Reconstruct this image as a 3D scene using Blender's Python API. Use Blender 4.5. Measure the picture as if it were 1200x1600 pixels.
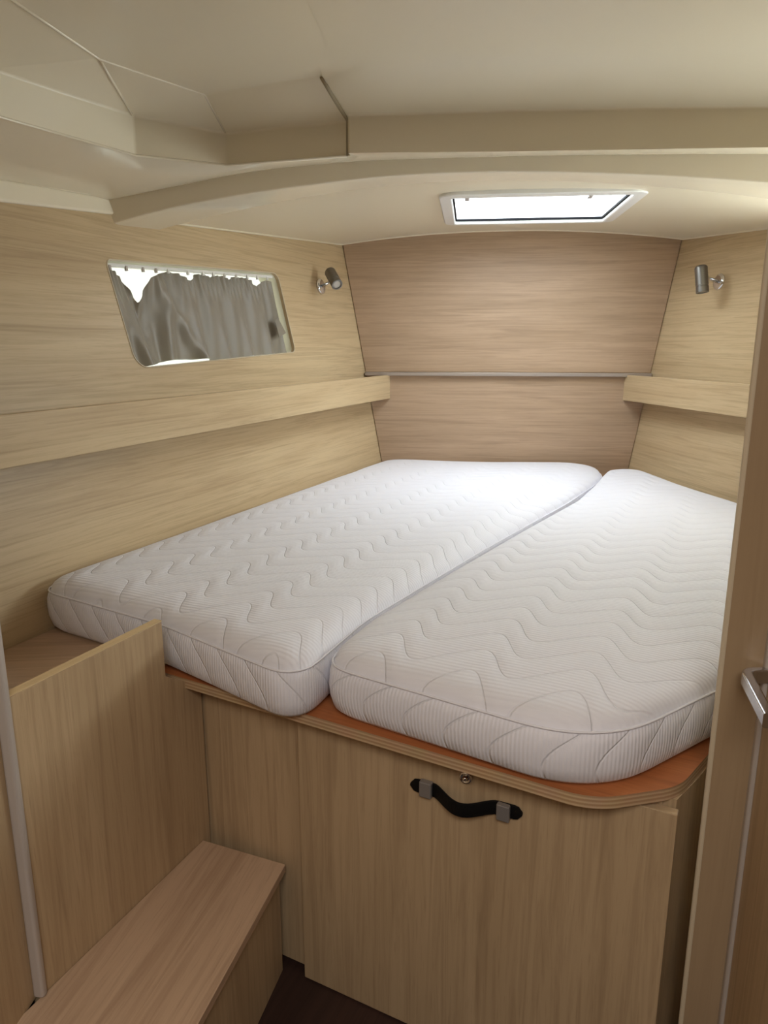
import bpy, bmesh, math, random
from mathutils import Vector, Matrix, geometry

# ------------------------------------------------------------------ camera
scn = bpy.context.scene
for o in list(bpy.data.objects): bpy.data.objects.remove(o)
cd = bpy.data.cameras.new('camera'); cam = bpy.data.objects.new('camera', cd)
scn.collection.objects.link(cam)
cam.location = (0, 0, 1.25)
cam.rotation_euler = (math.radians(90 - 13.05), 0, math.radians(6.6))
cd.sensor_fit = 'VERTICAL'; cd.sensor_height = 36; cd.sensor_width = 27
cd.lens = 1130 / 1600 * 36
cd.clip_start = 0.02
scn.camera = cam
# ------------------------------------------------------------------ world, lights, exposure
world = bpy.data.worlds.new('overcast_sky'); scn.world = world; world.use_nodes = True
bg = world.node_tree.nodes['Background']
bg.inputs[0].default_value = (0.90, 0.96, 1.0, 1); bg.inputs[1].default_value = 12.0
scn.view_settings.view_transform = 'Standard'; scn.view_settings.look = 'None'
scn.view_settings.gamma = 1; scn.view_settings.use_curve_mapping = False
scn.view_settings.exposure = 0.84

def area(name, loc, target, sx, sy, power, col, portal=False):
    l = bpy.data.lights.new(name, 'AREA'); l.shape = 'RECTANGLE'; l.size = sx; l.size_y = sy
    l.energy = power; l.color = col
    o = bpy.data.objects.new(name, l); scn.collection.objects.link(o); o.location = loc
    d = Vector(target) - Vector(loc)
    o.rotation_euler = d.to_track_quat('-Z', 'Y').to_euler()
    if portal: l.cycles.is_portal = True
    return o
# daylight entering the roof hatch and the hull window (portals of the sky)
area('hatch_portal', (0.195, 2.66, 1.815), (0.195, 2.66, 0), 0.62, 0.60, 1, (1, 1, 1), True)
area('window_portal', (-0.97, 2.27, 1.33), (0.0, 1.98, 1.20), 0.95, 0.36, 1, (1, 1, 1), True)
area('added_window_portal', (1.25, 2.05, 1.33), (0.2, 1.75, 1.20), 0.85, 0.36, 1, (1, 1, 1), True)  # sky portal of the added, unseen window on the right
# unseen fill lamp added above and behind the viewer to brighten the near surfaces
area('fill_light', (0.05, -0.42, 1.765), (0.05, -0.36, 0), 0.7, 0.6, 10.0, (1.0, 0.94, 0.87))

# ------------------------------------------------------------------ materials
def srgb(r, g, b):
    f = lambda c: (c/255/12.92) if c/255 <= .04045 else ((c/255+.055)/1.055)**2.4
    return (f(r), f(g), f(b), 1)
def newmat(name):
    m = bpy.data.materials.new(name); m.use_nodes = True
    nt = m.node_tree; b = nt.nodes['Principled BSDF']
    return m, nt, b
def plain(name, col, rough=.5, metal=0, spec=.5, noise=0, coat=0, bump=0, bscale=300):
    m, nt, b = newmat(name)
    b.inputs['Base Color'].default_value = col; b.inputs['Roughness'].default_value = rough
    b.inputs['Metallic'].default_value = metal; b.inputs['Specular IOR Level'].default_value = spec
    b.inputs['Coat Weight'].default_value = coat; b.inputs['Coat Roughness'].default_value = .08
    tc = nt.nodes.new('ShaderNodeTexCoord')
    if noise:
        n = nt.nodes.new('ShaderNodeTexNoise'); n.inputs['Scale'].default_value = 4; n.inputs['Detail'].default_value = 4
        nt.links.new(tc.outputs['Object'], n.inputs['Vector'])
        mx = nt.nodes.new('ShaderNodeMixRGB'); mx.inputs[1].default_value = [c*(1-noise) for c in col[:3]]+[1]
        mx.inputs[2].default_value = [min(1, c*(1+noise)) for c in col[:3]]+[1]
        nt.links.new(n.outputs['Fac'], mx.inputs[0]); nt.links.new(mx.outputs[0], b.inputs['Base Color'])
    if bump:
        n = nt.nodes.new('ShaderNodeTexNoise'); n.inputs['Scale'].default_value = bscale
        nt.links.new(tc.outputs['Object'], n.inputs['Vector'])
        bp = nt.nodes.new('ShaderNodeBump'); bp.inputs['Strength'].default_value = bump; bp.inputs['Distance'].default_value = .001
        nt.links.new(n.outputs['Fac'], bp.inputs['Height']); nt.links.new(bp.outputs[0], b.inputs['Normal'])
    return m
def wood(name, light, mid, dark, rough=.42, seed=0.0, fine=75, contrast=1.0, spec=.4):
    """oak laminate: UV in metres, u along the grain"""
    m, nt, b = newmat(name); L = nt.links
    uv = nt.nodes.new('ShaderNodeUVMap')
    def nz(su, sv, sc, det, rgh=.55, dist=0):
        mp = nt.nodes.new('ShaderNodeMapping'); mp.inputs['Scale'].default_value = (su, sv, 1)
        mp.inputs['Location'].default_value = (seed*3.1, seed*7.7, seed)
        n = nt.nodes.new('ShaderNodeTexNoise'); n.inputs['Scale'].default_value = sc
        n.inputs['Detail'].default_value = det; n.inputs['Roughness'].default_value = rgh; n.inputs['Distortion'].default_value = dist
        L.new(uv.outputs[0], mp.inputs['Vector']); L.new(mp.outputs[0], n.inputs['Vector']); return n
    def rng(src, a, bb, lo=0, hi=1):
        r = nt.nodes.new('ShaderNodeMapRange'); r.inputs['From Min'].default_value = a; r.inputs['From Max'].default_value = bb
        r.inputs['To Min'].default_value = lo; r.inputs['To Max'].default_value = hi; L.new(src, r.inputs['Value']); return r.outputs[0]
    def mix(f, a, c, mode='MIX'):
        x = nt.nodes.new('ShaderNodeMixRGB'); x.blend_type = mode
        for i, s in ((0, f), (1, a), (2, c)):
            if isinstance(s, (tuple, float, int)): x.inputs[i].default_value = s
            else: L.new(s, x.inputs[i])
        return x.outputs[0]
    big = nz(1.3, 9, 1, 3, .5, .6)          # wide tone bands
    band = nz(2.2, fine, 1, 5, .6, 1.2)     # grain streaks
    pore = nz(16, fine*6, 1, 2, .5, .2)     # short dark pores
    c = mix(rng(big.outputs['Fac'], .3, .7), mid, light)
    c = mix(rng(band.outputs['Fac'], .44, .74, 0, .50*contrast), c, dark)
    c = mix(rng(pore.outputs['Fac'], .58, .78, 0, .30*contrast), c, dark)
    L.new(c, b.inputs['Base Color'])
    b.inputs['Roughness'].default_value = rough; b.inputs['Specular IOR Level'].default_value = spec
    bp = nt.nodes.new('ShaderNodeBump'); bp.inputs['Strength'].default_value = .25; bp.inputs['Distance'].default_value = .0006
    L.new(band.outputs['Fac'], bp.inputs['Height']); L.new(bp.outputs[0], b.inputs['Normal'])
    return m
OAK_L, OAK_M, OAK_D = srgb(206, 183, 145), srgb(190, 165, 128), srgb(142, 116, 84)
M = {}
M['oak'] = wood('oak_laminate', OAK_L, OAK_M, OAK_D)
M['oak_back'] = wood('oak_laminate_pinkish', srgb(188, 160, 132), srgb(173, 146, 118), srgb(132, 106, 84), seed=3.3)
M['oak_front'] = wood('oak_laminate_upright', srgb(197, 171, 136), srgb(180, 154, 120), srgb(138, 112, 84), seed=5.1, fine=55)
M['oak_step'] = wood('oak_laminate_step', srgb(204, 174, 146), srgb(188, 158, 130), srgb(146, 116, 92), seed=8.2, fine=50)
M['oak_plain'] = wood('oak_edge_band', srgb(222, 196, 152), srgb(212, 184, 140), srgb(180, 150, 108), seed=2.2, contrast=.5)
M['ply_top'] = wood('red_plywood_face', srgb(196, 126, 78), srgb(178, 108, 64), srgb(128, 74, 44), rough=.5, seed=6.6, fine=40)
M['post'] = wood('post_laminate', srgb(170, 146, 116), srgb(160, 136, 106), srgb(140, 114, 86), rough=.3, seed=9.4, contrast=.5, spec=.5)
M['dark_floor'] = wood('wenge_floor', srgb(64, 44, 38), srgb(52, 35, 31), srgb(30, 20, 18), rough=.45, seed=1.4)
M['gel'] = plain('cream_gelcoat', srgb(236, 225, 200), .15, spec=.5, coat=.25)
M['gel2'] = plain('cream_headliner', srgb(233, 222, 196), .34, spec=.45, coat=.15)
M['white_plastic'] = plain('white_plastic', srgb(232, 230, 224), .35)
M['cream_plastic'] = plain('cream_plastic', srgb(226, 222, 196), .4)
M['black_rubber'] = plain('black_rubber', srgb(16, 16, 18), .7, spec=.1)
M['black_strap'] = plain('black_strap', srgb(9, 9, 10), .6, spec=.25, bump=.3)
M['joint'] = plain('dark_joint', srgb(72, 50, 30), .8)
M['grey_metal'] = plain('brushed_grey_metal', srgb(150, 146, 144), .40, metal=.5)
M['warm_metal'] = plain('satin_warm_grey_metal', srgb(166, 152, 140), .45, metal=.3)
M['pale_edge'] = plain('pale_edge_band', srgb(205, 190, 164), .4)
M['grey_trim'] = plain('grey_plastic_trim', srgb(184, 174, 166), .35)
M['dark_metal'] = plain('dull_grey_metal', srgb(124, 120, 114), .36, metal=.9)
M['chrome'] = plain('chrome', srgb(222, 222, 224), .10, metal=1)
M['satin_chrome'] = plain('satin_chrome', srgb(205, 206, 212), .22, metal=1)
M['lens'] = plain('frosted_lens', srgb(190, 182, 170), .25)
M['outside'] = plain('grey_deck', srgb(200, 200, 200), .8)

def plyedge():
    m, nt, b = newmat('plywood_edge'); L = nt.links
    tc = nt.nodes.new('ShaderNodeTexCoord'); sp = nt.nodes.new('ShaderNodeSeparateXYZ'); L.new(tc.outputs['Object'], sp.inputs[0])
    mp = nt.nodes.new('ShaderNodeMath'); mp.operation = 'MULTIPLY'; mp.inputs[1].default_value = 1/.0066; L.new(sp.outputs[2], mp.inputs[0])
    fr = nt.nodes.new('ShaderNodeMath'); fr.operation = 'FRACT'; L.new(mp.outputs[0], fr.inputs[0])
    r = nt.nodes.new('ShaderNodeValToRGB'); r.color_ramp.interpolation = 'LINEAR'
    r.color_ramp.elements[0].position = .35; r.color_ramp.elements[0].color = srgb(206, 176, 140)
    r.color_ramp.elements[1].position = .6; r.color_ramp.elements[1].color = srgb(180, 144, 108)
    L.new(fr.outputs[0], r.inputs[0])
    n = nt.nodes.new('ShaderNodeTexNoise'); n.inputs['Scale'].default_value = 30; n.inputs['Detail'].default_value = 5
    L.new(tc.outputs['Object'], n.inputs['Vector'])
    x = nt.nodes.new('ShaderNodeMixRGB'); x.blend_type = 'MULTIPLY'; x.inputs[0].default_value = .5
    L.new(r.outputs[0], x.inputs[1]); L.new(n.outputs['Color'], x.inputs[2])
    g = nt.nodes.new('ShaderNodeMixRGB'); g.inputs[0].default_value = .55; L.new(x.outputs[0], g.inputs[1]); L.new(r.outputs[0], g.inputs[2])
    L.new(g.outputs[0], b.inputs['Base Color']); b.inputs['Roughness'].default_value = .55
    return m
M['ply_edge'] = plyedge()

def glass(name, tint, clear):
    m, nt, b = newmat(name); L = nt.links
    nt.nodes.remove(b); out = nt.nodes['Material Output']
    t = nt.nodes.new('ShaderNodeBsdfTransparent'); t.inputs[0].default_value = tint
    g = nt.nodes.new('ShaderNodeBsdfGlossy'); g.inputs['Roughness'].default_value = .03
    x = nt.nodes.new('ShaderNodeMixShader'); x.inputs[0].default_value = 1-clear
    L.new(t.outputs[0], x.inputs[1]); L.new(g.outputs[0], x.inputs[2]); L.new(x.outputs[0], out.inputs[0])
    return m
M['acrylic'] = glass('clear_acrylic', (.54, .57, .60, 1), .94)
M['window_glass'] = glass('clear_window_glass', (.86, .88, .84, 1), .94)
M['dark_glass'] = glass('dark_smoked_window_glass', (.062, .061, .050, 1), .94)

def quilt(name, border, arc=False):
    """white ticking: ribs and stitched waves, UV in metres"""
    m, nt, b = newmat(name); L = nt.links
    def op(o, a, c=None, d=None):
        n = nt.nodes.new('ShaderNodeMath'); n.operation = o
        for i, s in enumerate((a, c, d)):
            if s is None: continue
            if isinstance(s, (int, float)): n.inputs[i].default_value = s
            else: L.new(s, n.inputs[i])
        return n.outputs[0]
    def smooth(v, a, c):
        r = nt.nodes.new('ShaderNodeMapRange'); r.interpolation_type = 'SMOOTHSTEP'
        r.inputs['From Min'].default_value = a; r.inputs['From Max'].default_value = c; L.new(v, r.inputs['Value']); return r.outputs[0]
    uv = nt.nodes.new('ShaderNodeUVMap'); sp = nt.nodes.new('ShaderNodeSeparateXYZ'); L.new(uv.outputs[0], sp.inputs[0])
    u, v = sp.outputs[0], sp.outputs[1]
    n0 = nt.nodes.new('ShaderNodeTexNoise'); n0.inputs['Scale'].default_value = 5; n0.inputs['Detail'].default_value = 2
    L.new(uv.outputs[0], n0.inputs['Vector'])
    nn = op('MULTIPLY', op('SUBTRACT', n0.outputs['Fac'], .5), .02)
    if not border:
        ph = op('MULTIPLY', u, 2*math.pi/.165)
        ph2 = op('ADD', ph, op('MULTIPLY', op('SINE', ph), .35))
        w = op('ADD', op('ADD', v, op('MULTIPLY', op('SINE', ph2), .037)), nn)
        t = op('DIVIDE', w, .072); S = .072
        rib = op('SINE', op('MULTIPLY', op('ADD', v, op('MULTIPLY', nn, .5)), 2*math.pi/.0085))
    else:
        if arc:      # bowed lines leaning back at the top
            vv = op('SUBTRACT', v, .030); w = op('ADD', op('SUBTRACT', u, op('MULTIPLY', op('MULTIPLY', vv, vv), 14.0)), nn)
        else:        # lines sloping down to the right
            w = op('ADD', op('ADD', u, op('MULTIPLY', v, .70)), nn)
            w = op('SUBTRACT', w, op('MULTIPLY', op('SINE', op('MULTIPLY', v, math.pi/.095)), .016))
        t = op('DIVIDE', w, .078); S = .078
        rib = op('SINE', op('MULTIPLY', u, 2*math.pi/.0065))
    d = op('MULTIPLY', op('ABSOLUTE', op('SUBTRACT', op('FRACT', t), .5)), S)
    groove = smooth(d, 0.0, .0035)
    puff = smooth(d, 0.0, .030)
    h = op('ADD', op('ADD', op('MULTIPLY', groove, .5), op('MULTIPLY', puff, .6)), op('MULTIPLY', rib, .09 if not border else .11))
    n1 = nt.nodes.new('ShaderNodeTexNoise'); n1.inputs['Scale'].default_value = 14; n1.inputs['Detail'].default_value = 3
    L.new(uv.outputs[0], n1.inputs['Vector'])
    h = op('ADD', h, op('MULTIPLY', n1.outputs['Fac'], .8))
    bp = nt.nodes.new('ShaderNodeBump'); bp.inputs['Strength'].default_value = .8; bp.inputs['Distance'].default_value = .0035
    L.new(h, bp.inputs['Height']); L.new(bp.outputs[0], b.inputs['Normal'])
    b.inputs['Base Color'].default_value = srgb(236, 235, 242); b.inputs['Roughness'].default_value = .85
    b.inputs['Sheen Weight'].default_value = .15; b.inputs['Specular IOR Level'].default_value = .25
    return m
M['tick'] = quilt('quilted_ticking', False); M['tick_side'] = quilt('quilted_ticking_border', True); M['tick_arc'] = quilt('quilted_ticking_border_bowed', True, True)
M['piping'] = plain('white_piping', srgb(236, 234, 240), .85)

def curtain_mat():
    m, nt, b = newmat('taupe_satin')
    b.inputs['Base Color'].default_value = srgb(134, 125, 110); b.inputs['Roughness'].default_value = .42
    b.inputs['Sheen Weight'].default_value = .3; b.inputs['Specular IOR Level'].default_value = .5
    return m
M['curtain'] = curtain_mat()

# ------------------------------------------------------------------ mesh helpers
C = scn.collection
def V(*a): return Vector(a)
def link(name, me, mat=None, parent=None, kind=None, label=None, cat=None, group=None, smooth=False):
    o = bpy.data.objects.new(name, me); C.objects.link(o)
    if mat is not None:
        for mm in (mat if isinstance(mat, (list, tuple)) else [mat]): me.materials.append(mm)
    if parent: o.parent = parent
    if kind: o['kind'] = kind
    if label: o['label'] = label
    if cat: o['category'] = cat
    if group: o['group'] = group
    if smooth:
        for p in me.polygons: p.use_smooth = True
    return o
def thing(name, label, cat, loc=(0, 0, 0), group=None, kind=None):
    o = bpy.data.objects.new(name, None); C.objects.link(o); o.empty_display_size = .05
    o.location = loc; o['label'] = label
    if cat: o['category'] = cat
    if group: o['group'] = group
    if kind: o['kind'] = kind
    return o
def grain_uv(me, G):
    G = Vector(G).normalized(); uvl = me.uv_layers.new(name='UVMap').data
    for p in me.polygons:
        n = p.normal; g = G - n*n.dot(G)
        if g.length < .15:
            a = Vector((0, 0, 1)) if abs(n.z) < .8 else Vector((1, 0, 0)); g = a - n*n.dot(a)
        g.normalize(); h = n.cross(g)
        for li in p.loop_indices:
            c = me.vertices[me.loops[li].vertex_index].co; uvl[li].uv = (c.dot(g), c.dot(h))
def bm_mesh(bm, name, G=None, recalc=True):
    if recalc: bmesh.ops.recalc_face_normals(bm, faces=bm.faces)
    me = bpy.data.meshes.new(name); bm.to_mesh(me); bm.free()
    grain_uv(me, G or (1, 0, 0)); return me
def rel(me, parent):
    """move world-space mesh data into its (unrotated) parent's frame"""
    me.transform(Matrix.Translation(-Vector(parent.location))); return me
def prism(pts, vec, bev=0, seg=2):
    bm = bmesh.new(); vec = Vector(vec)
    a = [bm.verts.new(Vector(p)) for p in pts]; b = [bm.verts.new(Vector(p)+vec) for p in pts]
    bm.faces.new(a); bm.faces.new(b[::-1]); n = len(a)
    for i in range(n): bm.faces.new((a[i], b[i], b[(i+1) % n], a[(i+1) % n]))
    bmesh.ops.recalc_face_normals(bm, faces=bm.faces)
    if bev: bmesh.ops.bevel(bm, geom=bm.edges[:], offset=bev, segments=seg, affect='EDGES', profile=.5, clamp_overlap=True)
    return bm
def obj(name, bm, mat, parent=None, G=None, **k):
    me = bm_mesh(bm, name, G)
    if parent: rel(me, parent)
    return link(name, me, mat, parent, **k)
def box(c, ax, ay, az, sx, sy, sz, bev=0, seg=2):
    c = Vector(c); ax, ay, az = Vector(ax), Vector(ay), Vector(az)
    pts = [c - ax*sx/2 - ay*sy/2 - az*sz/2, c + ax*sx/2 - ay*sy/2 - az*sz/2, c + ax*sx/2 + ay*sy/2 - az*sz/2, c - ax*sx/2 + ay*sy/2 - az*sz/2]
    return prism(pts, az*sz, bev, seg)
def cyl(p0, p1, r0, r1=None, n=32, rings=None):
    """lathe along p0->p1; rings = [(t, r)...] with t in 0..1"""
    p0, p1 = Vector(p0), Vector(p1); d = (p1-p0); L = d.length; d.normalize()
    a = d.orthogonal().normalized(); b = d.cross(a); r1 = r0 if r1 is None else r1
    rings = rings or [(0, r0), (1, r1)]
    bm = bmesh.new(); vs = []
    for t, r in rings:
        vs.append([bm.verts.new(p0 + d*L*t + (a*math.cos(2*math.pi*i/n) + b*math.sin(2*math.pi*i/n))*r) for i in range(n)])
    for k in range(len(vs)-1):
        for i in range(n): bm.faces.new((vs[k][i], vs[k][(i+1) % n], vs[k+1][(i+1) % n], vs[k+1][i]))
    bm.faces.new(vs[0][::-1]); bm.faces.new(vs[-1])
    return bm
def sweep(path, sec, closed=False, up=None):
    """sec: list of (a,b) offsets on the side/up axes"""
    bm = bmesh.new(); path = [Vector(p) for p in path]; n = len(path); rings = []
    up = Vector(up or (0, 0, 1))
    for i, p in enumerate(path):
        if closed: t = path[(i+1) % n] - path[i-1]
        else: t = path[min(i+1, n-1)] - path[max(i-1, 0)]
        t.normalize(); s = t.cross(up).normalized(); w = s.cross(t)
        rings.append([bm.verts.new(p + s*a + w*b) for a, b in sec])
    m = len(sec)
    for i in range(n if closed else n-1):
        r, q = rings[i], rings[(i+1) % n]
        for j in range(m): bm.faces.new((r[j], r[(j+1) % m], q[(j+1) % m], q[j]))
    if not closed: bm.faces.new(rings[0][::-1]); bm.faces.new(rings[-1])
    return bm
def circ(r, n=10): return [(r*math.cos(2*math.pi*i/n), r*math.sin(2*math.pi*i/n)) for i in range(n)]
def rrect(w, h, r, n=4):
    out = []
    for cx, cy, a0 in ((w/2-r, h/2-r, 0), (-w/2+r, h/2-r, 90), (-w/2+r, -h/2+r, 180), (w/2-r, -h/2+r, 270)):
        for i in range(n+1):
            a = math.radians(a0+90*i/n); out.append((cx+r*math.cos(a), cy+r*math.sin(a)))
    return out
def lerp(a, b, t): return a+(b-a)*t
def interp(tab, x):
    if x <= tab[0][0]: return tab[0][1]
    for (a, p), (b, q) in zip(tab, tab[1:]):
        if x <= b: return lerp(p, q, (x-a)/(b-a))
    return tab[-1][1]
def smoothtab(tab, x, w=.10):
    return sum(interp(tab, x+k*w/4) for k in range(-3, 4))/7
def rounded(poly, radii, seg=10):
    """round the corners of a 2-D polygon"""
    out = []; n = len(poly)
    for i, p in enumerate(poly):
        p = Vector(p); r = radii[i]
        if r <= 0: out.append(p); continue
        a = (Vector(poly[i-1])-p).normalized(); b = (Vector(poly[(i+1) % n])-p).normalized()
        th = a.angle(b); k = r/math.tan(th/2)
        c = p + (a+b).normalized()*(r/math.sin(th/2))
        s = p+a*k-c; e = p+b*k-c; w = s.angle_signed(e)
        for j in range(seg+1):
            q = s.copy(); q.rotate(Matrix.Rotation(-w*j/seg, 2)); out.append(c+q)
    return out
def bevmod(o, w, seg=2, ang=25):
    md = o.modifiers.new('bevel', 'BEVEL'); md.width = w; md.segments = seg; md.limit_method = 'ANGLE'; md.angle_limit = math.radians(ang)
    md.use_clamp_overlap = True
    for p in o.data.polygons: p.use_smooth = True
    md.harden_normals = True

# ------------------------------------------------------------------ geometry of the cabin
YB = 3.267                                        # headboard wall
A1, A2 = math.radians(17.5), math.radians(20.5)
DL = V(math.sin(A1), math.cos(A1), 0)             # along the left hull side / side panel
NB = V(math.sin(A2), math.cos(A2), 0)             # berth front, pointing away from the viewer
PB = V(math.cos(A2), -math.sin(A2), 0)            # along the berth front, to the right
P0 = V(-0.303, 1.199, 0)                          # foot of the access door's left edge
def WL(y, z, off=0): return V(-.393-.3075*(YB-y)-.18*(z-.735)+off, y, z)
def WR(y, z, off=0): return V(.717+.3075*(YB-y)+.15*(z-.735)+off, y, z)
nL = V(1, -.3075, .18).normalized(); eL = V(.3075, 1, 0).normalized(); uL = V(-.162, .05, .986)
PL = V(-.393, YB, .735)
nR = V(-1, -.3075, .15).normalized()

# --- floor
obj('floor', prism([V(-1.6, -1.3, -.02), V(1.9, -1.3, -.02), V(1.9, 3.4, -.02), V(-1.6, 3.4, -.02)], (0, 0, .02)), M['dark_floor'], None, DL, kind='structure', label='dark brown wood-grain cabin floor')

# --- left hull wall with the window opening
WIN = [(-1.484, .742), (-.630, .779), (-.598, .494), (-1.450, .458)]
win_loop = rounded(WIN, [.018, .035, .022, .05], 8)
def wpt(s, t, d=0): return PL + eL*s + uL*t + nL*d      # d<0 is outboard
def wall_with_hole(outer, hole, thick, n=None):
    n = n or nL
    bm = bmesh.new()
    vo = [bm.verts.new(p) for p in outer]; vh = [bm.verts.new(p) for p in hole]
    ed = [bm.edges.new((vo[i], vo[(i+1) % len(vo)])) for i in range(len(vo))] + [bm.edges.new((vh[i], vh[(i+1) % len(vh)])) for i in range(len(vh))]
    bmesh.ops.triangle_fill(bm, edges=ed, use_beauty=True)
    r = bmesh.ops.extrude_face_region(bm, geom=bm.faces[:])
    bmesh.ops.translate(bm, verts=[g for g in r['geom'] if isinstance(g, bmesh.types.BMVert)], vec=-n*thick)
    return bm
obj('wall_left', wall_with_hole([WL(YB+.03, -.05), WL(YB+.03, 1.80), WL(.86, 1.80), WL(.86, -.05)], [wpt(*p) for p in win_loop], .012),
    M['oak'], None, eL, kind='structure', label='oak panelled left hull side around the curtained window')
# --- right hull wall
WRW = rounded([(1.62, 1.50), (2.42, 1.50), (2.42, 1.22), (1.62, 1.22)], [.03]*4, 6)
obj('wall_right', wall_with_hole([WR(YB+.03, -.05), WR(YB+.03, 1.80), WR(.9, 1.80), WR(.9, -.05)], [WR(*p) for p in WRW], .012, nR), M['oak'], None, (-.3075, 1, 0), kind='structure', label='oak panelled right hull side')
# --- back wall: dark backing, two oak panels
wb = obj('wall_back', prism([V(-.72, YB+.012, -.05), V(1.10, YB+.012, -.05), V(1.10, YB+.012, 1.80), V(-.72, YB+.012, 1.80)], (0, .02, 0)), M['joint'], None, kind='structure', label='headboard wall behind the mattresses')
def backp(z0, z1, m):
    g = .0035
    return obj('panel', prism([WL(YB, z0, g), WR(YB, z0, -g), WR(YB, z1, -g), WL(YB, z1, g)], (0, .012, 0), .0012, 1), m, wb, (1, 0, 0))
backp(.42, 1.116, M['oak_back']); backp(1.130, 1.78, M['oak_back'])
# metal strip across the joint
xa, xb = WL(YB, 1.122).x, WR(YB, 1.122).x
obj('trim_1', box((.5*(xa+xb), YB-.012, 1.122), (1, 0, 0), (0, 1, 0), (0, 0, 1), xb-xa-.002, .024, .015, .002), M['warm_metal'], None, kind='structure', label='slim grey metal strip across the headboard wall')

# --- berth floor (plywood platform) with the rounded front corner
zt, zb_ = .620, .600
fl = V(-.600, 1.268, 0)
front = [V(-.578, 1.258), V(.150, .952), V(.405, .94), V(.395, 1.30)]
plan = [V(*p[:2]) for p in rounded([(-.592, 1.263), (.192, .937), (.322, .983), (.425, 1.125), (.80, 1.32), (1.22, 1.62), (.72, YB-.006), (-.37, YB-.006), (-.885, 1.62), (-.60, 1.55)], [0, .11, .10, .03, 0, 0, 0, 0, 0, 0], 12)]
bm = prism([V(p.x, p.y, zb_) for p in plan], (0, 0, zt-zb_))
for f in bm.faces: f.material_index = 0 if abs(f.normal.z) > .5 else 1
pl = link('berth_platform', bm_mesh(bm, 'berth_platform', PB), [M['ply_top'], M['ply_edge']], label='plywood bed base with a rounded front edge, under both mattresses', cat='bed base')

# --- berth front: fixed stiles and the big access door
cab = thing('berth_cabinet', 'oak cabinet front below the bed base, with strap handle and push lock', 'cabinet', (0.0, 1.10, 0))
def bf(s, z, d=0): return P0 + PB*s + V(0, 0, z) - NB*d   # d>0 towards the viewer
obj('front_panel', prism([bf(-.235, .012, -.008), bf(.640, .012, -.008), bf(.640, .5995, -.008), bf(-.235, .5995, -.008)], NB*.012), M['oak_front'], cab, (0, 0, 1))
obj('plinth', prism([bf(-.235, 0, -.030), bf(.66, 0, -.030), bf(.66, .014, -.030), bf(-.235, .014, -.030)], NB*.01), M['joint'], cab, (1, 0, 0))
door = obj('door', prism([bf(.008, .003, .010), bf(.663, .003, .010), bf(.663, .590, .010), bf(.008, .590, .010)], NB*.016, .0015, 2), M['oak_front'], cab, (0, 0, 1))
dloc = V(0, 1.10, 0)
def dchild(name, bm, mat, smooth=True, G=None):
    me = bm_mesh(bm, name, G); me.transform(Matrix.Translation(-dloc)); return link(name, me, mat, door, smooth=smooth)
# stile right of the door, turning back beside the post
q0, q1 = bf(.640, 0, -.012), bf(.66, 0, -.10)
obj('stile', prism([V(.3185, .980, .006), V(.366, 1.040, .006), V(.398, 1.086, .006), V(.33, 1.12, .006), V(.250, 1.015, .006)], (0, 0, .5935)), M['oak_front'], cab, (0, 0, 1))
# strap handle
hl, hr, hz = .242, .438, .516
path = []; N = 30
for i in range(N+1):
    t = i/N; s = lerp(hl, hr, t); k = min(max((t-.22)/.56, 0), 1)
    path.append(bf(s, lerp(hz, hz+.004, t)-.006*math.sin(math.pi*k)**2, .0135 + .024*math.sin(math.pi*k)**1.3))
bmh = bmesh.new(); rings = []
for i, p in enumerate(path):
    t = i/N; hw = .0125
    e = min(t, 1-t)*.19
    if e < .0125: hw = max(.0125*math.sqrt(max(0, 1-((.0125-e)/.0125)**2)), .003)
    T = (path[min(i+1, N)]-path[max(i-1, 0)]).normalized(); S = T.cross(V(0, 0, 1)).normalized(); W = V(0, 0, 1)
    rings.append([bmh.verts.new(p + S*a + W*b) for a, b in ((-.0025, -hw+.001), (0, -hw), (.0025, -hw+.001), (.003, 0), (.0025, hw-.001), (0, hw), (-.0025, hw-.001))])
for i in range(N):
    for j in range(7): bmh.faces.new((rings[i][j], rings[i][(j+1) % 7], rings[i+1][(j+1) % 7], rings[i+1][j]))
bmh.faces.new(rings[0][::-1]); bmh.faces.new(rings[-1])
dchild('handle', bmh, M['black_strap'], False)['label'] = 'black flexible strap handle'
for s in (.272, .408):
    dchild('clamp', box(bf(s, hz+.001, .017), PB, V(0, 0, 1), -NB, .022, .029, .012, .002), M['grey_metal'], False)
lk = bf(.341, .557, .010)
dchild('lock', cyl(lk, lk-NB*.011, .011, rings=[(0, .0115), (.35, .0115), (.6, .0095), (.62, .0068), (.35, .0062), (.5, .005), (.9, .0035), (1, .0015)]), M['chrome'])['label'] = 'round chrome push lock'

# --- left side panel (its top edge rises past the bed base) and the oak locker top behind it
cor = V(-.520, 1.272, 0)
def lp(s, z): return cor - DL*s + V(0, 0, z)
ZT = .757
sp = thing('side_panel', 'oak side panel standing left of the step, with a pale top edge', 'panel', (-.58, 1.08, 0))
W_ = -PB*.016
obj('board', prism([lp(-.01, 0), lp(-.01, .584), lp(.088, .648), lp(.088, ZT), lp(.420, ZT), lp(.420, 0)], V(-DL.y, DL.x, 0)*.017, .001, 1), M['oak_front'], sp, (0, 0, 1))
obj('edge_band', prism([lp(.088, ZT+.0003), lp(.420, ZT+.0003), lp(.420, ZT+.0003)+V(-DL.y, DL.x, 0)*.017, lp(.088, ZT+.0003)+V(-DL.y, DL.x, 0)*.017], (0, 0, .0015)), M['oak_plain'], sp, -DL)
lt = [V(-.566, 1.245, zb_), V(-.680, .880, zb_), V(-1.16, .88, zb_), WL(1.36, zb_)+V(.004, 0, 0), V(-.950, 1.355, zb_)]
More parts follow.
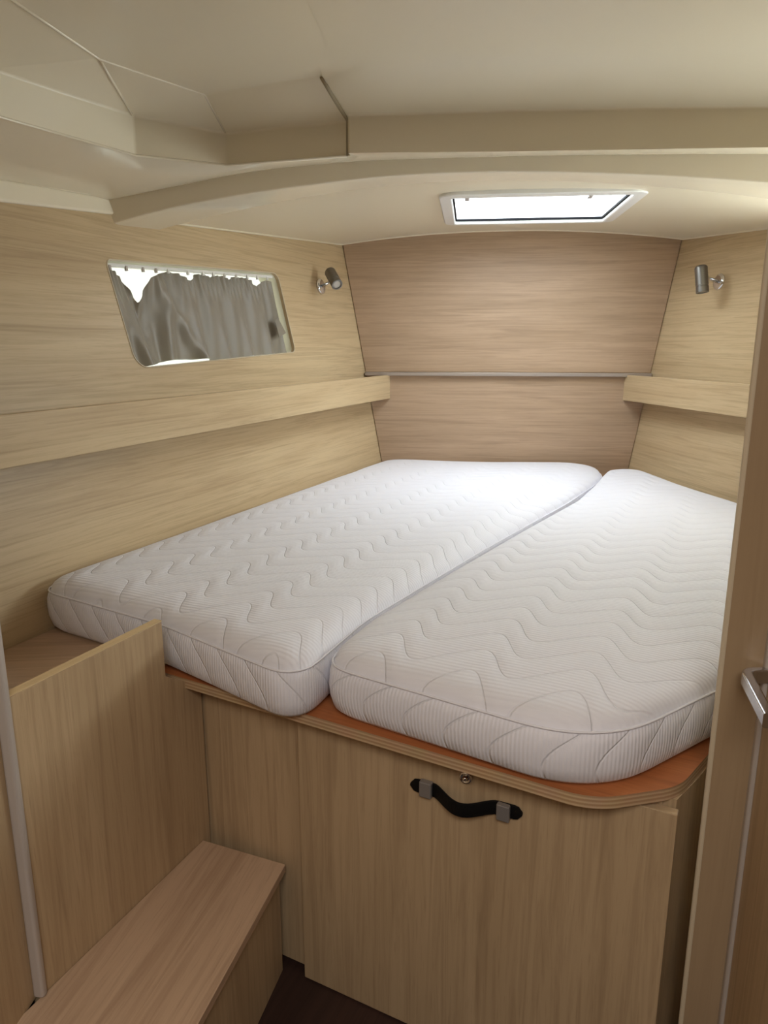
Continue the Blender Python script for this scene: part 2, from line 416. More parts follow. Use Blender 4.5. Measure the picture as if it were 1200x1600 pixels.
lt = [V(-.574, 1.260, zb_-.001), V(-.690, .886, zb_-.001), WL(.886, zb_)+V(.004, 0, -.001), WL(1.60, zb_)+V(.004, 0, -.001), V(-.605, 1.548, zb_-.001)]
obj('locker_top', prism(lt, (0, 0, .020)), M['oak_step'], None, (1, .2, 0), label='oak shelf surface between the side panel and the left hull wall', cat='shelf')

# --- step
st = thing('step', 'low oak step in front of the side panel, at the lower left', 'step', (-.50, .95, 0))
zs = .247
tr = [V(-.521, 1.272, zs), V(-.338, 1.2035, zs), V(-.452, .35, zs), V(-.76, .35, zs), V(-.80, .40, zs)]
tr = [V(-.5215, 1.268, zs-.018), V(-.336, 1.1990, zs-.018), V(-.450, .30, zs-.018), V(-.858, .30, zs-.018), V(-.855, .23, zs-.018)]
tr = [V(-.524, 1.258, zs-.018), V(-.3365, 1.2075, zs-.018), V(-.448, .36, zs-.018), V(-.807, .36, zs-.018)]
obj('tread', prism(tr, (0, 0, .018), .0012, 1), M['oak_step'], st, (.13, .99, 0))
obj('riser', prism([V(-.348, 1.2010, 0), V(-.363, 1.2015, 0), V(-.472, .38, 0), V(-.457, .38, 0)], (0, 0, zs-.018)), M['oak_front'], st, (0, 0, 1))

# --- left near partition with its grey edge trim
obj('wall_entrance_left', prism([V(-.655, .880, .244), V(-.655, -.9, .244), V(-.685, -.9, .244), V(-.685, .880, .244)], (0, 0, 1.56)), M['oak_front'], None, (0, 0, 1), kind='structure', label='oak partition edge at the far left')
obj('wall_entrance_back', prism([V(-.686, .870, -.01), V(-1.36, .870, -.01), V(-1.36, .884, -.01), V(-.686, .884, -.01)], (0, 0, 1.82)), M['oak'], None, (1, 0, 0), kind='structure')
sec = rrect(.014, .018, .005)
obj('trim_2', sweep([V(-.6465, .872, .252), V(-.6465, .872, 1.775)], [(b, a) for a, b in sec], up=(0, 1, 0)), M['grey_trim'], None, kind='structure', label='grey rounded edge trim of the left partition')

# --- right post, its edge bands, and the entrance door
pc = V(.3475, .953, 0)
dpost = V(math.cos(math.radians(22)), -math.sin(math.radians(22)), 0); npost = V(dpost.y, -dpost.x, 0)*-1
npost = V(math.sin(math.radians(22)), math.cos(math.radians(22)), 0)
obj('wall_entrance_right', prism([pc+dpost*.005, pc+dpost*.62, pc+dpost*.62+npost*.022, pc+dpost*.005+npost*.022], (0, 0, 1.775)), M['post'], None, (0, 0, 1), kind='structure', label='oak post panel at the right, in front of the mattress')
obj('trim_3', sweep([pc+npost*.011+dpost*.002+V(0, 0, .001), pc+npost*.011+dpost*.002+V(0, 0, 1.774)], rrect(.008, .023, .003), up=npost), M['pale_edge'], None, kind='structure', label='pale rounded edge of the right post')
d0 = pc+dpost*.0560-npost*.001
ddir = V(-.10, -.995, 0).normalized()        # the door runs back past the viewer
dn = V(ddir.y, -ddir.x, 0)                   # outward face (towards the left)
if dn.x > 0: dn = -dn
dr = thing('door_1', 'oak entrance door at the right edge with a chrome lever', None, tuple(d0), kind='structure')
obj('door_leaf', prism([d0+ddir*.010, d0+ddir*.72, d0+ddir*.72-dn*.022, d0+ddir*.010-dn*.022], (0, 0, 1.74)), M['oak_front'], dr, (0, 0, 1))
obj('edge_trim', sweep([d0+ddir*.001-dn*.008+V(0, 0, .002), d0+ddir*.001-dn*.008+V(0, 0, 1.74)], rrect(.016, .026, .005), up=dn), M['grey_trim'], dr)
# chrome U-shaped lever
hx = V(.372, .9, .838)
hz0 = .829
h0 = V(.368, .920, hz0); h1 = V(.407, .926, hz0); h2 = V(.352, .800, hz0)
lever = [h1+V(.004, 0, 0)] + [V(*((1-t)**2*a + 2*t*(1-t)*b + t*t*c for a, b, c in zip(h0+(h1-h0)*.35, h0, h0+(h2-h0)*.10))) for t in [i/6 for i in range(7)]] + [lerp(h0, h2, .5), h2]
obj('handle', sweep(lever, rrect(.013, .019, .003)), M['satin_chrome'], dr)['label'] = 'chrome lever handle'
obj('handle_plate', box(h1+V(-.002, -.006, 0), ddir, V(0, 0, 1), dn, .030, .050, .008, .002), M['chrome'], dr)

# closing the passage behind the viewer
for nm, pts in (('wall_passage_back', [V(-.70, -1.0, 0), V(.95, -1.0, 0), V(.95, -1.02, 0), V(-.70, -1.02, 0)]),
                ('wall_passage_right', [V(.80, -1.0, 0), V(.95, .74, 0), V(.97, .74, 0), V(.82, -1.0, 0)]),
                ('wall_passage_left', [V(-.70, -1.0, 0), V(-.90, .90, 0), V(-.92, .90, 0), V(-.72, -1.0, 0)])):
    obj(nm, prism(pts, (0, 0, 1.80)), M['dark_floor'], None, (0, 0, 1), kind='structure')

# --- mattresses
def mattress(name, poly, radii, z0, crown, spine, ang, label, off, side):
    out = rounded(poly, radii, 10)
    # resample
    P = [Vector(p) for p in out]; n = len(P); per = [0]
    for i in range(n): per.append(per[-1]+(P[(i+1) % n]-P[i]).length)
    N = int(per[-1]/.016); R = []; k = 0
    for i in range(N):
        s = per[-1]*i/N
        while per[k+1] < s: k += 1
        R.append(P[k].lerp(P[(k+1) % n], (s-per[k])/max(1e-9, per[k+1]-per[k])))
    for _ in range(2): R = [(R[i-1]+R[i]*2+R[(i+1) % N])/4 for i in range(N)]
    A, B = Vector(spine[0]), Vector(spine[1]); AB = B-A
    def sp_(p): return A+AB*min(1, max(0, (p-A).dot(AB)/AB.dot(AB)))
    def rim(p, ins): return p + (Vector((0, 0)) if ins == 0 else (sp_(p)-p).normalized()*ins)
    prof = [(.040, 0), (.020, .003), (.006, .014), (0, .034), (-.002, .055), (0, .076), (.004, .088), (.0085, .0925),
            (.0105, .0955), (.012, .101), (.018, .109), (.028, .1155), (.042, .1205), (.060, .1240), (.085, .1268), (.12, .129)]
    rnd = random.Random(4)
    from mathutils import noise
    bm = bmesh.new(); loops = []
    def vz(p, z): return z
    for ins, z in prof:
        L_ = []
        for i, p in enumerate(R):
            wv = noise.noise(Vector((i*.05, z*6, off)))*.0022 if .01 < z < .12 else 0
            q = rim(p, ins+wv); zz = z + (noise.noise(Vector((q.x*6, q.y*6, off)))*.0018 if z > .09 else 0)
            L_.append(bm.verts.new((q.x, q.y, z0+zz)))
        loops.append(L_)
    for a, b in zip(loops, loops[1:]):
        for i in range(N):
            f = bm.faces.new((a[i], a[(i+1) % N], b[(i+1) % N], b[i])); f.smooth = True
    bm.faces.new(loops[0][::-1])
    # the nearly flat middle: triangulated grid inside the last loop
    fr = loops[-1]; ring = [Vector((v.co.x, v.co.y)) for v in fr]
    x0, x1 = min(p.x for p in ring), max(p.x for p in ring); y0, y1 = min(p.y for p in ring), max(p.y for p in ring)
    def dist(q): return min((q-a_-(b_-a_)*min(1, max(0, (q-a_).dot(b_-a_)/(b_-a_).length_squared))).length for a_, b_ in zip(ring, ring[1:]+ring[:1]))
    def inside(q):
        c = False
        for a_, b_ in zip(ring, ring[1:]+ring[:1]):
            if (a_.y > q.y) != (b_.y > q.y) and q.x < (b_.x-a_.x)*(q.y-a_.y)/(b_.y-a_.y)+a_.x: c = not c
        return c
    ins_pts = []; g = .035
    for i in range(int((x1-x0)/g)+1):
        for j in range(int((y1-y0)/g)+1):
            q = Vector((x0+i*g, y0+j*g))
            if inside(q):
                dq = dist(q)
                if dq > .018: ins_pts.append((q, dq))
    allp = ring+[q for q, _ in ins_pts]
    res = geometry.delaunay_2d_cdt(allp, [(i, (i+1) % len(ring)) for i in range(len(ring))], [], 1, 1e-6)
    vm = list(fr)+[bm.verts.new((q.x, q.y, z0+.129+crown*(1-math.exp(-dq/.12))+noise.noise(Vector((q.x*6, q.y*6, off)))*.0018)) for q, dq in ins_pts]
    orig = res[3]
    for f in res[2]:
        ids = [orig[i][0] for i in f]
        if len(set(ids)) == 3:
            try: bm.faces.new([vm[i] for i in ids])
            except ValueError: pass
    bmesh.ops.recalc_face_normals(bm, faces=bm.faces)
    me = bpy.data.meshes.new(name); 
    bm.verts.index_update()
    nprof = 8                                    # loops below the seam are border
    for f in bm.faces:
        f.smooth = True
        f.material_index = 1 if max(v.index for v in f.verts) < nprof*N else 0
    bm.to_mesh(me); bm.free()
    uvl = me.uv_layers.new(name='UVMap').data
    cu = V(math.cos(ang), -math.sin(ang), 0); cv = V(math.sin(ang), math.cos(ang), 0)
    ds = per[-1]/N
    for p in me.polygons:
        if p.material_index == 1:
            ids = [me.loops[l].vertex_index % N for l in p.loop_indices]; wrap = (max(ids)-min(ids)) > 2 and len(ids) == 4
            for l in p.loop_indices:
                vi = me.loops[l].vertex_index; i = vi % N
                if wrap and i < 2: i += N
                uvl[l].uv = (i*ds, me.vertices[vi].co.z - z0)
        else:
            for l in p.loop_indices:
                c = me.vertices[me.loops[l].vertex_index].co; uvl[l].uv = (c.dot(cu), c.dot(cv))
    o = link(name, me, [M['tick'], M[side]], label=label, cat='mattress')
    seam = [V(*rim(p, .0055), z0+.0935) for p in R]
    link('piping', bm_mesh(sweep(seam, circ(.0019, 6), closed=True), 'piping'), M['piping'], o, smooth=True)
    return o
mattress('mattress', [(-.949, 1.437), (-.590, 1.268), (-.266, 1.062), (-.190, 1.33), (.053, 1.87), (.357, 2.50), (.560, 2.98), (.580, 3.245), (-.385, 3.25), (-.408, 3.19)],
         [.055, .6, .045, .5, 0, 0, .35, .12, .03, .02], zt+.001, .006, ((-.42, 1.60), (.06, 2.95)), A2,
         'longer white quilted mattress along the left hull wall', 0.0, 'tick_side')
mattress('mattress', [(-.242, 1.126), (.192, .914), (.442, 1.135), (.80, 1.42), (1.115, 1.80), (.715, 3.13), (.604, 3.14), (.366, 2.48), (.062, 1.86), (-.185, 1.32)],
         [.055, .17, .15, .05, .05, .06, .10, 0, 0, .3], zt+.001, .006, ((.24, 1.35), (.60, 2.65)), A2,
         'right-hand white quilted mattress with rounded front corner by the post', 5.0, 'tick_arc')

# --- shelves along the hull walls
def shelf(label, a, b, wallf, z0, z1, inward, G):
    t = thing('wall_shelf', label, 'shelf', tuple((a+b)/2), 'shelves along the hull walls')
    obj('fascia', prism([V(a.x, a.y, z0), V(b.x, b.y, z0), V(b.x, b.y, z1), V(a.x, a.y, z1)], -inward*.014, .0012, 1), M['oak'], t, G)
    pa, pb_ = wallf(a.y, z0+.02), wallf(b.y, z0+.02)
    obj('board', prism([V(a.x, a.y, z0+.02)-inward*.014, V(b.x, b.y, z0+.02)-inward*.014, V(pb_.x, pb_.y, z0+.02)+inward*.003, V(pa.x, pa.y, z0+.02)+inward*.003], (0, 0, .012)), M['oak'], t, G)
    return t
la, lb = V(-.350, YB-.002, 0), V(-1.010, .905, 0); dd = (la-lb).normalized()
shelf('long oak wall shelf with deep fascia below the curtained window', lb, la, WL, 1.013, 1.117, V(dd.y, -dd.x, 0), dd)
ra, rb = V(.665, YB-.002, 0), V(1.245, 1.48, 0); de = (ra-rb).normalized()
shelf('short oak wall shelf below the lamp on the right hull wall', ra, rb, WR, 1.014, 1.122, V(-de.y, de.x, 0), de)

# --- window: recess, pane, curtain rail with gliders, curtain
w1 = thing('window_1', 'slanted cabin window with cream recess and curtain rail', None, tuple(wpt(-1.04, .62)), kind='structure')
def loop_tube(loop, d0_, d1_, grow=0):
    bm = bmesh.new(); c = sum((Vector(p) for p in loop), Vector((0, 0)))/len(loop)
    fa = lambda p, g: c+(Vector(p)-c)*(1+g)
    a = [bm.verts.new(wpt(*fa(p, .0), d0_)) for p in loop]; b = [bm.verts.new(wpt(*fa(p, grow), d1_)) for p in loop]
    e = [bm.verts.new(wpt(*fa(p, .03), d0_)) for p in loop]; g = [bm.verts.new(wpt(*fa(p, .03+grow), d1_)) for p in loop]; n = len(loop)
    for i in range(n):
        j = (i+1) % n
        for q in ((a[i], a[j], b[j], b[i]), (e[i], g[i], g[j], e[j]), (a[i], e[i], e[j], a[j]), (b[i], b[j], g[j], g[i])): bm.faces.new(q)
    return bm
obj('recess', loop_tube(win_loop, -.0125, -.075, -.01), M['cream_plastic'], w1, smooth=True)
lipb = sweep([wpt(*p, .0005) for p in win_loop], circ(.0018, 8), closed=True, up=nL)
obj('lip', lipb, M['pale_edge'], w1, smooth=True)
bm = bmesh.new(); vs = [bm.verts.new(wpt(*p, -.074)) for p in win_loop]; bm.faces.new(vs)
obj('pane', bm, M['dark_glass'], w1)
rail_a, rail_b = wpt(-1.476, .731, -.012), wpt(-.655, .766, -.012)
obj('curtain_rail', sweep([rail_a, rail_b], rrect(.007, .010, .002), up=uL), M['white_plastic'], w1)
for u in (.015, .09, .17, .235, .30, .41, .50, .565, .64, .72, .80, .875, .955):
    p = rail_a.lerp(rail_b, u)
    obj('rail_glider', box(p-uL*.007+nL*.003, eL, uL, nL, .008, .013, .007, .0015), M['grey_trim'] if u < .3 else M['white_plastic'], w1)
sag = [(0, .012), (.04, .008), (.10, .018), (.13, .032), (.172, .100), (.20, .062), (.22, .034), (.27, .020), (.33, .010), (.40, .016), (.455, .032), (.485, .012), (.55, .011), (.575, .02), (.60, .011), (.66, .012), (.69, .024), (.72, .012), (.80, .012), (.85, .02), (.885, .042), (.92, .026), (.97, .014), (1, .022)]
NU, NV = 240, 50; bm = bmesh.new(); grid = []
def fold(u, v):
    d = .009*math.sin(2*math.pi*(u*7.2+.5*math.sin(2.6*u+.4)-.25*v))*(.25+.75*v)
    d += .004*math.sin(2*math.pi*(u*13.3+.3+.4*v))*(.3+.7*v)
    d += .0045*math.sin(2*math.pi*u*30+5*math.sin(u*9))*(max(0, 1-v*3.2))**1
    cc = .13+.12*v; d -= .030*math.exp(-((u-cc)/(.045+.055*v))**2)
    d += .016*math.exp(-((u-(.035+.10*v))/.022)**2)*v + .014*math.exp(-((u-(.24+.17*v))/.03)**2)
    return d
for i in range(NU+1):
    u = i/NU; row = []
    tl, trr = Vector((-1.486, .733)), Vector((-.640, .768)); bl, br = Vector((-1.470, .462)), Vector((-.612, .496))
    for j in range(NV+1):
        v = j/NV; top = tl.lerp(trr, u)-Vector((0, interp(sag, u)-.006)); bot = bl.lerp(br, u)-Vector((0, .002*math.sin(u*14)))
        bot += Vector((0, .012*math.exp(-((u-.27)/.13)**2)))
        q = top.lerp(bot, v)
        row.append(bm.verts.new(wpt(q.x, q.y, -.031+fold(u, v)*.92)))
    grid.append(row)
for i in range(NU):
    for j in range(NV): bm.faces.new((grid[i][j], grid[i+1][j], grid[i+1][j+1], grid[i][j+1]))
cur = obj('curtain', bm, M['curtain'], None, smooth=True, label='taupe grey curtain gathered in the slanted window', cat='curtain')
obj('tie_loop', prism([wpt(-.690, .605, -.010), wpt(-.663, .620, -.012), wpt(-.632, .565, -.008), wpt(-.690, .548, -.004)], nL*.002), M['curtain'], cur)

# --- unseen window added in the right hull side, behind the post, for side light
w2 = thing('added_window', 'unseen window added in the right hull side for its light', None, tuple(WR(2.02, 1.36)), kind='structure')
bm = bmesh.new(); A_ = [bm.verts.new(WR(*p)-nR*.0125) for p in WRW]; B_ = [bm.verts.new(WR(*p)-nR*.07) for p in WRW]
for i in range(len(A_)): bm.faces.new((A_[i], A_[(i+1) % len(A_)], B_[(i+1) % len(A_)], B_[i]))
obj('recess', bm, M['cream_plastic'], w2, smooth=True)
bm = bmesh.new(); bm.faces.new([bm.verts.new(WR(*p)-nR*.07) for p in WRW]); obj('pane', bm, M['window_glass'], w2)
obj('lip', sweep([WR(*p) for p in WRW], circ(.0028, 8), closed=True, up=nR), M['oak_plain'], w2, smooth=True)

# --- reading lamps
def lamp(label, base, n, elbow, tail, head, right):
    t = thing('reading_lamp', label, 'lamp', tuple(base), 'reading lamps on the hull walls')
    obj('wall_plate', cyl(base, base+n*.012, .030, rings=[(0, .031), (.5, .031), (.85, .028), (1, .020)]), M['chrome'], t, smooth=True)
    obj('arm', sweep([base+n*.008, lerp(base, elbow, .5)+n*.018, elbow], circ(.0065, 12)), M['chrome'], t, smooth=True)
    ax = head-tail
    obj('lamp_head', cyl(tail, head, .022, rings=[(0, .017), (.04, .021), (.08, .0225), (.72, .0225), (.74, .0212), (.77, .0212), (.79, .0225), (.985, .0225), (1, .0215), (1.0, .0175), (.955, .0165)]), M['dark_metal'], t, smooth=False)
    e = ax.normalized()
    obj('lens', cyl(head-e*.006, head-e*.0035, .0165, rings=[(0, .0165), (.7, .0165), (1, .010)]), M['lens'], t, smooth=True)
    return t
bl_ = V(-.608, 3.003, 1.477)
lamp('grey spot reading lamp beside the curtained window on the left wall', bl_, nL, V(-.545, 2.955, 1.502), V(-.560, 2.965, 1.532), V(-.519, 2.900, 1.475), False)
br_ = V(.926, 2.962, 1.4775)
lamp('grey spot reading lamp on the right wall, head pointing down', br_, nR, V(.848, 2.896, 1.495), V(.832, 2.895, 1.530), V(.842, 2.880, 1.435), True)

# --- ceiling over the berth, with the hatch opening
HX0, HX1, HY0, HY1 = -.066, .474, 2.370, 2.915     # clear opening
def zedge(y): return 1.585+.0665*(y-1.98)
def zcen(y): return interp([(1.9, 1.680), (2.05, 1.684), (2.3, 1.697), (2.9, 1.708), (YB, 1.716), (3.4, 1.718)], y)
def zc(x, y):
    ze = zedge(y); a = WL(y, ze).x; b = WR(y, ze).x; c = .5*(a+b); w = .5*(b-a); s = (x-c)/w
    return ze+(zcen(y)-ze)*(1-abs(s)**2.1)
def cuts(a, b, step, extra):
    n = max(1, round((b-a)/step)); s = sorted(set([a+(b-a)*i/n for i in range(n+1)])); return s
def berth_ceiling():
    bm = bmesh.new()
    ys = cuts(2.06, HY0, .06, 0)[:-1]+cuts(HY0, HY1, .06, 0)+cuts(HY1, YB+.006, .06, 0)[1:]
    cols = []
    for y in ys:
        a, b = WL(y, zedge(y)).x-.004, WR(y, zedge(y)).x+.004
        xs = [lerp(a, HX0, i/10) for i in range(10)]+[lerp(HX0, HX1, i/8) for i in range(9)]+[lerp(HX1, b, i/10) for i in range(1, 11)]
        cols.append([bm.verts.new((x, y, zc(x, y))) for x in xs])
    for j in range(len(ys)-1):
        for i in range(len(cols[0])-1):
            if 10 <= i < 18 and HY0-1e-6 <= ys[j] < HY1-1e-6: continue
            bm.faces.new((cols[j][i], cols[j+1][i], cols[j+1][i+1], cols[j][i+1]))
    for f in bm.faces: f.smooth = True
    return bm
me = bm_mesh(berth_ceiling(), 'ceiling_berth'); link('ceiling', me, M['gel2'], kind='structure', label='cream ceiling over the berth', smooth=True)
# small rounded bead where ceiling meets the panels
bead = [WL(y, zedge(y), .002)+V(0, 0, .001) for y in [2.06+i*.1 for i in range(13)]]
bead = bead[:-1]+[V(lerp(WL(YB, 1.67).x, WR(YB, 1.67).x, i/24), YB-.003, zc(lerp(WL(YB, 1.67).x, WR(YB, 1.67).x, i/24), YB)+.001) for i in range(25)]+[WR(y, zedge(y), -.002)+V(0, 0, .001) for y in [3.2-i*.1 for i in range(12)]]
obj('trim_4', sweep(bead, circ(.0045, 8)), M['gel2'], None, kind='structure', smooth=True, label='cream bead between ceiling and oak panels')

# --- arched beam
ZB = [(-1.06, 1.535), (-.93, 1.568), (-.783, 1.601), (-.558, 1.631), (-.39, 1.648), (-.226, 1.661), (-.065, 1.6655), (.092, 1.6645), (.247, 1.659), (.399, 1.650), (.549, 1.639), (.696, 1.626), (.85, 1.608), (1.0, 1.585), (1.16, 1.55)]
ZU = [(-1.06, 1.600), (-.905, 1.622), (-.727, 1.652), (-.555, 1.678), (-.39, 1.689), (-.226, 1.694), (0, 1.695), (.244, 1.6935), (.4, 1.690), (.69, 1.683), (.9, 1.668), (1.16, 1.63)]
YF = 1.95
def beam():
    bm = bmesh.new(); xs = [-1.04+i*.04 for i in range(56)]; rows = []
    for x in xs:
        zl, zu = smoothtab(ZB, x), smoothtab(ZU, x); yb = YF+.075+.10*min(1, abs(x-.05)/.8)**2
        zr = max(zl+.004, zc(max(-.92, min(1.12, x)), 2.10)+.004)
        rows.append([bm.verts.new(p) for p in ((x, YF-.012, zu+.004), (x, YF, zl), (x, YF+.02, zl-.003), (x, yb, zl-.004), (x, yb+.018, min(zr, zl+.012)), (x, yb+.03, zr))])
    for a, b in zip(rows, rows[1:]):
        for i in range(5): bm.faces.new((a[i], b[i], b[i+1], a[i+1]))
    return bm
o = obj('trim_5', beam(), M['gel'], None, kind='structure', label='arched cream beam across the ceiling in front of the hatch'); bevmod(o, .004)

# --- lower deck strip between the raised ceiling's face and the beam
FA = [(-1.125, .78, 1.66), (-.875, 1.378, 1.66), (-.751, 1.674, 1.66), (-.577, 1.784, 1.660), (-.283, 1.738, 1.661)]
FAr = [(-.277, 1.716, 1.6625), (.081, 1.743, 1.662), (.355, 1.753, 1.661), (.621, 1.763, 1.660), (1.20, 1.79, 1.655)]
def deckpt(x): return V(x, YF-.010, smoothtab(ZU, x)+.004)
def low_deck():
    bm = bmesh.new(); A = []; B = []
    def seg(a, b, c, d, n):
        for i in range(n):
            A.append(Vector(a).lerp(Vector(b), i/n)); B.append(Vector(c).lerp(Vector(d), i/n))
    l0, l1, l2 = WL(.86, 1.570, -.004), WL(1.631, 1.605, -.004), WL(1.938, 1.624, -.004)
    seg(FA[0], FA[1], l0, l1, 8); seg(FA[1], FA[2], l1, l2, 6)
    def row(a, b, x0, x1, n):
        for i in range(n): A.append(Vector(a).lerp(Vector(b), i/n)); B.append(deckpt(lerp(x0, x1, i/n)))
    row(FA[2], FA[3], -.962, -.727, 6); row(FA[3], FA[4], -.727, -.39, 8); row(FA[4], FAr[0], -.39, -.375, 1); row(FAr[0], FAr[1], -.375, .09, 10)
    row(FAr[1], FAr[2], .09, .39, 6); row(FAr[2], FAr[3], .39, .70, 6); row(FAr[3], FAr[4], .70, 1.17, 8)
    A.append(Vector(FAr[4])); B.append(deckpt(1.17)); rows = []
    for a, b in zip(A, B):
        rr = []
        for k in range(6):
            t = k/5; p = a.lerp(b, t); p.z -= .006*math.sin(math.pi*t)*min(1, (a-b).length/.25)-.0
            rr.append(bm.verts.new(p))
        rows.append(rr)
    for a, b in zip(rows, rows[1:]):
        for i in range(5): bm.faces.new((a[i], b[i], b[i+1], a[i+1]))
    for f in bm.faces: f.smooth = True
    return bm
me = bm_mesh(low_deck(), 'low_deck'); link('ceiling', me, M['gel'], kind='structure', label='lower cream ceiling strip along the hull and above the beam', smooth=True)
# moulded lip under it, along the left hull wall
bm = bmesh.new(); rows = []
for i in range(13):
    y = lerp(.86, 1.955, i/12); t = WL(y, lerp(1.570, 1.625, (y-.86)/1.09), 0)
    w = WL(y, lerp(1.50, 1.586, (y-.86)/1.11), 0)
    rows.append([bm.verts.new(p) for p in (t+V(-.01, 0, .002), t+nL*.006, t+nL*.010-V(0, 0, .006), w+nL*.008+V(0, 0, .004), w+nL*.005, w-nL*.006)])
for a, b in zip(rows, rows[1:]):
    for i in range(5): bm.faces.new((a[i], b[i], b[i+1], a[i+1]))
o = obj('trim_6', bm, M['gel'], None, kind='structure', label='cream moulded lip above the left hull panel'); bevmod(o, .002)

# --- raised ceiling with its step face
HI = 1.780
def raised_left():
    bm = bmesh.new(); v = lambda *p: bm.verts.new(p)
    a = [v(*p) for p in FA]
    ztop = [1.739, 1.739, 1.742, 1.728, 1.732]
    b = [v(p[0], p[1], z) for p, z in zip(FA, ztop)]
    h = [v(-.76, .78, HI), v(-.716, 1.465, HI), v(-.588, 1.684, HI), v(-.313, 1.600, HI)]
    for i in range(4): bm.faces.new((a[i], a[i+1], b[i+1], b[i]))
    bm.faces.new((b[0], b[1], h[1], h[0])); bm.faces.new((b[1], b[2], h[1])); bm.faces.new((b[2], b[3], h[2], h[1])); bm.faces.new((b[3], b[4], h[3], h[2]))
    # flat part up to the seam
    e0, e1, m = v(-.272, -1.0, HI+.012), v(-.76, -1.0, HI+.012), v(-.272, 1.575, HI+.0005)
    bm.faces.new((h[0], h[1], h[2], h[3], m, e0, e1))
    # end face in the groove
    g = [v(FA[4][0]+.001, FA[4][1]-.0, 1.661), v(FA[4][0], FA[4][1]+.02, 1.661)]
    return bm
o = obj('ceiling', raised_left(), M['gel2'], None, kind='structure', label='raised cream ceiling with angled facets at the left'); bevmod(o, .0045, 3, 8)
def raised_right():
    bm = bmesh.new(); rows = []
    prof = [(0, 0), (0, 1), (.012, 1.07), (.045, 1.20), (.09, 1.32), (.14, 1.42), (.19, None)]
    xs = [-.277]+[lerp(-.277, 1.2, i/24) for i in range(1, 25)]
    for x in xs:
        ya = interp([(p[0], p[1]) for p in FAr], x); za = interp([(p[0], p[2]) for p in FAr], x); zt_ = interp([(-.277, 1.737), (.08, 1.743), (.35, 1.742), (.621, 1.738), (1.2, 1.73)], x)
        yc = interp([(-.277, 1.560), (-.177, 1.531), (.123, 1.531), (.541, 1.588), (1.2, 1.66)], x); d = ya-yc
        r = [(x, ya, za), (x, ya-.001, zt_)]
        for k in (.08, .25, .5, .75): r.append((x, ya-d*k, zt_+(HI-.004-zt_)*math.sin(k*math.pi/2)**1.05))
        r += [(x, yc, HI-.001), (x, yc-.02, HI+.001), (x, .8, HI+.006), (x, -1.0, HI+.012)]
        if x == -.277: r = [r[0], r[1]]+[(x-.030*k, y, z) for k, (x, y, z) in zip((.08, .25, .5, .75, 1, 1.1, 1.1, 1.1), r[2:])]
        rows.append([bm.verts.new(p) for p in r])
    for a, b in zip(rows, rows[1:]):
        for i in range(len(a)-1): bm.faces.new((a[i], b[i], b[i+1], a[i+1]))
    ed = [bm.verts.new(p) for p in [(-.283, 1.738, 1.661), (-.283, 1.738, 1.732)]+[(lerp(-.283, -.313, k), lerp(1.738, 1.600, k), lerp(1.732, HI, k)) for k in (.08, .25, .5, .75, 1)]]
    for i in range(6): bm.faces.new((ed[i], rows[0][i], rows[0][i+1], ed[i+1]))
    # left end closes the groove
    bm.faces.new([bm.verts.new(v_.co+V(0, 0, 0)) for v_ in rows[0][:7]]+[bm.verts.new((-.277, 1.50, 1.83)), bm.verts.new((-.277, ya+.0, 1.83))]) if False else None
    return bm
o = obj('ceiling', raised_right(), M['gel2'], None, kind='structure', label='raised cream ceiling panel with coved edge above the hatch beam'); bevmod(o, .004, 3, 30)
# dark groove behind the seam of the two raised panels
gp_ = [V(-.2795, 1.735, 1.664), V(-.2795, 1.735, 1.738), V(-.288, 1.660, 1.760), V(-.300, 1.585, 1.785), V(-.300, 1.40, 1.790)]
obj('trim_7', sweep([V(-.281, 1.735, 1.661), V(-.281, 1.735, 1.7325), V(-.291, 1.693, 1.7455), V(-.302, 1.648, 1.761), V(-.3125, 1.602, 1.7775)], circ(.0045, 8), up=(1, 0, 0)), plain('taupe_seam', srgb(160, 146, 116), .5), None, kind='structure', label='short raised seam in the ceiling', smooth=True)

# soft raised beads along the creases of the left facets
for cr in ([V(-.76, .78, HI), V(-.716, 1.465, HI), V(-.588, 1.684, HI), V(-.577, 1.784, 1.729)], [V(-.716, 1.465, HI), V(-.751, 1.674, 1.7415)],
           [V(*q) for q in FA[:4]]+[V(-.285, 1.738, 1.661)], [WL(y, lerp(1.570, 1.625, (y-.86)/1.09)) + nL*.008 for y in (.9, 1.2, 1.5, 1.8, 1.94)]):
    obj('trim_8', sweep(cr, circ(.0028, 8)), M['gel'], None, kind='structure', smooth=True, label='fine rounded crease bead of the cream ceiling')
# deck above, closing the shell (opening for the hatch)
def deck(z, x0, x1, y0, y1, t=.02): return prism([V(x0, y0, z), V(x1, y0, z), V(x1, y1, z), V(x0, y1, z)], (0, 0, t))
def merge(bms):
    out = bmesh.new()
    for b in bms:
        me_ = bpy.data.meshes.new('t'); b.to_mesh(me_); b.free(); out.from_mesh(me_); bpy.data.meshes.remove(me_)
    return out
obj('roof', merge([deck(1.80, -1.7, 2.0, -1.1, 2.02), deck(1.78, -1.7, HX0-.045, 2.02, 3.6), deck(1.78, HX1+.045, 2.0, 2.02, 3.6),
                   deck(1.78, HX0-.045, HX1+.045, 2.02, HY0-.045), deck(1.78, HX0-.045, HX1+.045, HY1+.045, 3.6)]), M['outside'], None, kind='structure')
obj('wall_passage_far', merge([prism([V(1.0, .70, 0), V(1.7, .70, 0), V(1.7, .72, 0), V(1.0, .72, 0)], (0, 0, 1.8)), prism([V(.92, .72, 0), V(1.05, .90, 0), V(1.07, .88, 0), V(.94, .70, 0)], (0, 0, 1.8)),
    prism([V(1.0, .88, 0), V(1.70, .88, 0), V(1.70, .90, 0), V(1.0, .90, 0)], (0, 0, 1.8))]), M['oak_front'], None, (0, 0, 1), kind='structure')

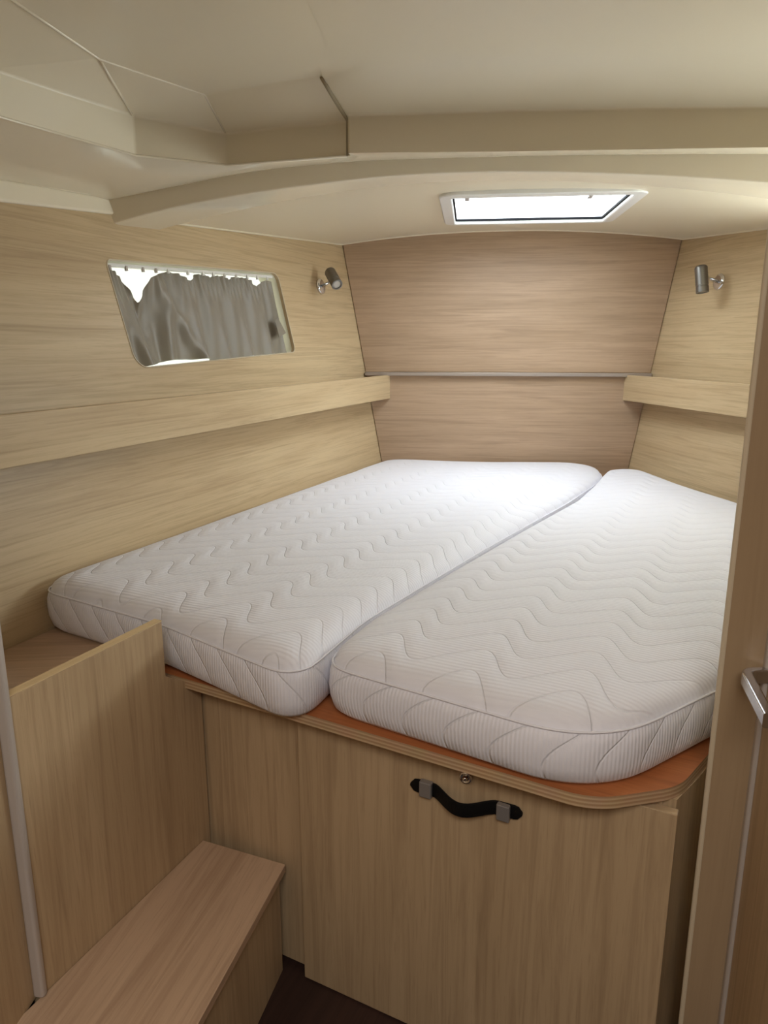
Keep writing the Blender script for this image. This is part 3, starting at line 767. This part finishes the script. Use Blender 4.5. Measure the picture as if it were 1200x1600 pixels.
# --- roof hatch
hc = V((HX0+HX1)/2, (HY0+HY1)/2, 1.70)
ht = thing('roof_hatch', 'white framed roof hatch with clear lid, above the head of the bed', 'hatch', tuple(hc))
def HZ(y): return 1.698+.016*(y-2.65)
def ringprof(rows, n=6, rad=.03):
    """rows = (outset from the clear opening, z offset from ceiling, absolute flag)"""
    bm = bmesh.new(); R_ = []
    for off, z, ab in rows:
        w, h = HX1-HX0+2*off, HY1-HY0+2*off; r = max(.004, rad+off)
        L_ = []
        for px, py in rrect(w, h, r, n):
            x, y = hc.x+px, hc.y+py; L_.append(bm.verts.new((x, y, z if ab else HZ(y)+z)))
        R_.append(L_)
    for a, b in zip(R_, R_[1:]):
        for i in range(len(a)): bm.faces.new((a[i], a[(i+1) % len(a)], b[(i+1) % len(a)], b[i]))
    return bm
obj('frame', ringprof([(.040, .020, 0), (.040, -.007, 0), (.037, -.010, 0), (.004, -.012, 0), (.0, -.009, 0), (.0, .004, 0)], rad=.012), M['white_plastic'], ht, smooth=False)
obj('coaming', ringprof([(.0, .0, 0), (.003, .02, 0), (.004, 1.752, 1), (.012, 1.760, 1), (.012, 1.782, 1), (.045, 1.782, 1)], rad=.012), M['white_plastic'], ht)
obj('gasket', ringprof([(.003, -.002, 0), (-.006, -.001, 0), (-.006, .006, 0), (.003, .008, 0)], rad=.012), M['black_rubber'], ht)
obj('gasket', ringprof([(.012, 1.766, 1), (.004, 1.767, 1), (.004, 1.771, 1), (.012, 1.776, 1)], rad=.012), M['grey_trim'], ht)
bm = bmesh.new(); bm.faces.new([bm.verts.new((hc.x+x, hc.y+y, 1.7765)) for x, y in rrect(HX1-HX0+.05, HY1-HY0+.05, .03)])
obj('pane', bm, M['acrylic'], ht)
for x in (-.022, .385):
    L0 = V(x, 2.62, 1.776)
    lat = obj('latch', merge([cyl(L0, L0-V(0, 0, .042), .010, n=16), box(L0+V(0, .016, -.046), (1, 0, 0), (0, 1, 0), (0, 0, 1), .016, .060, .008, .002)]), M['satin_chrome'], ht)
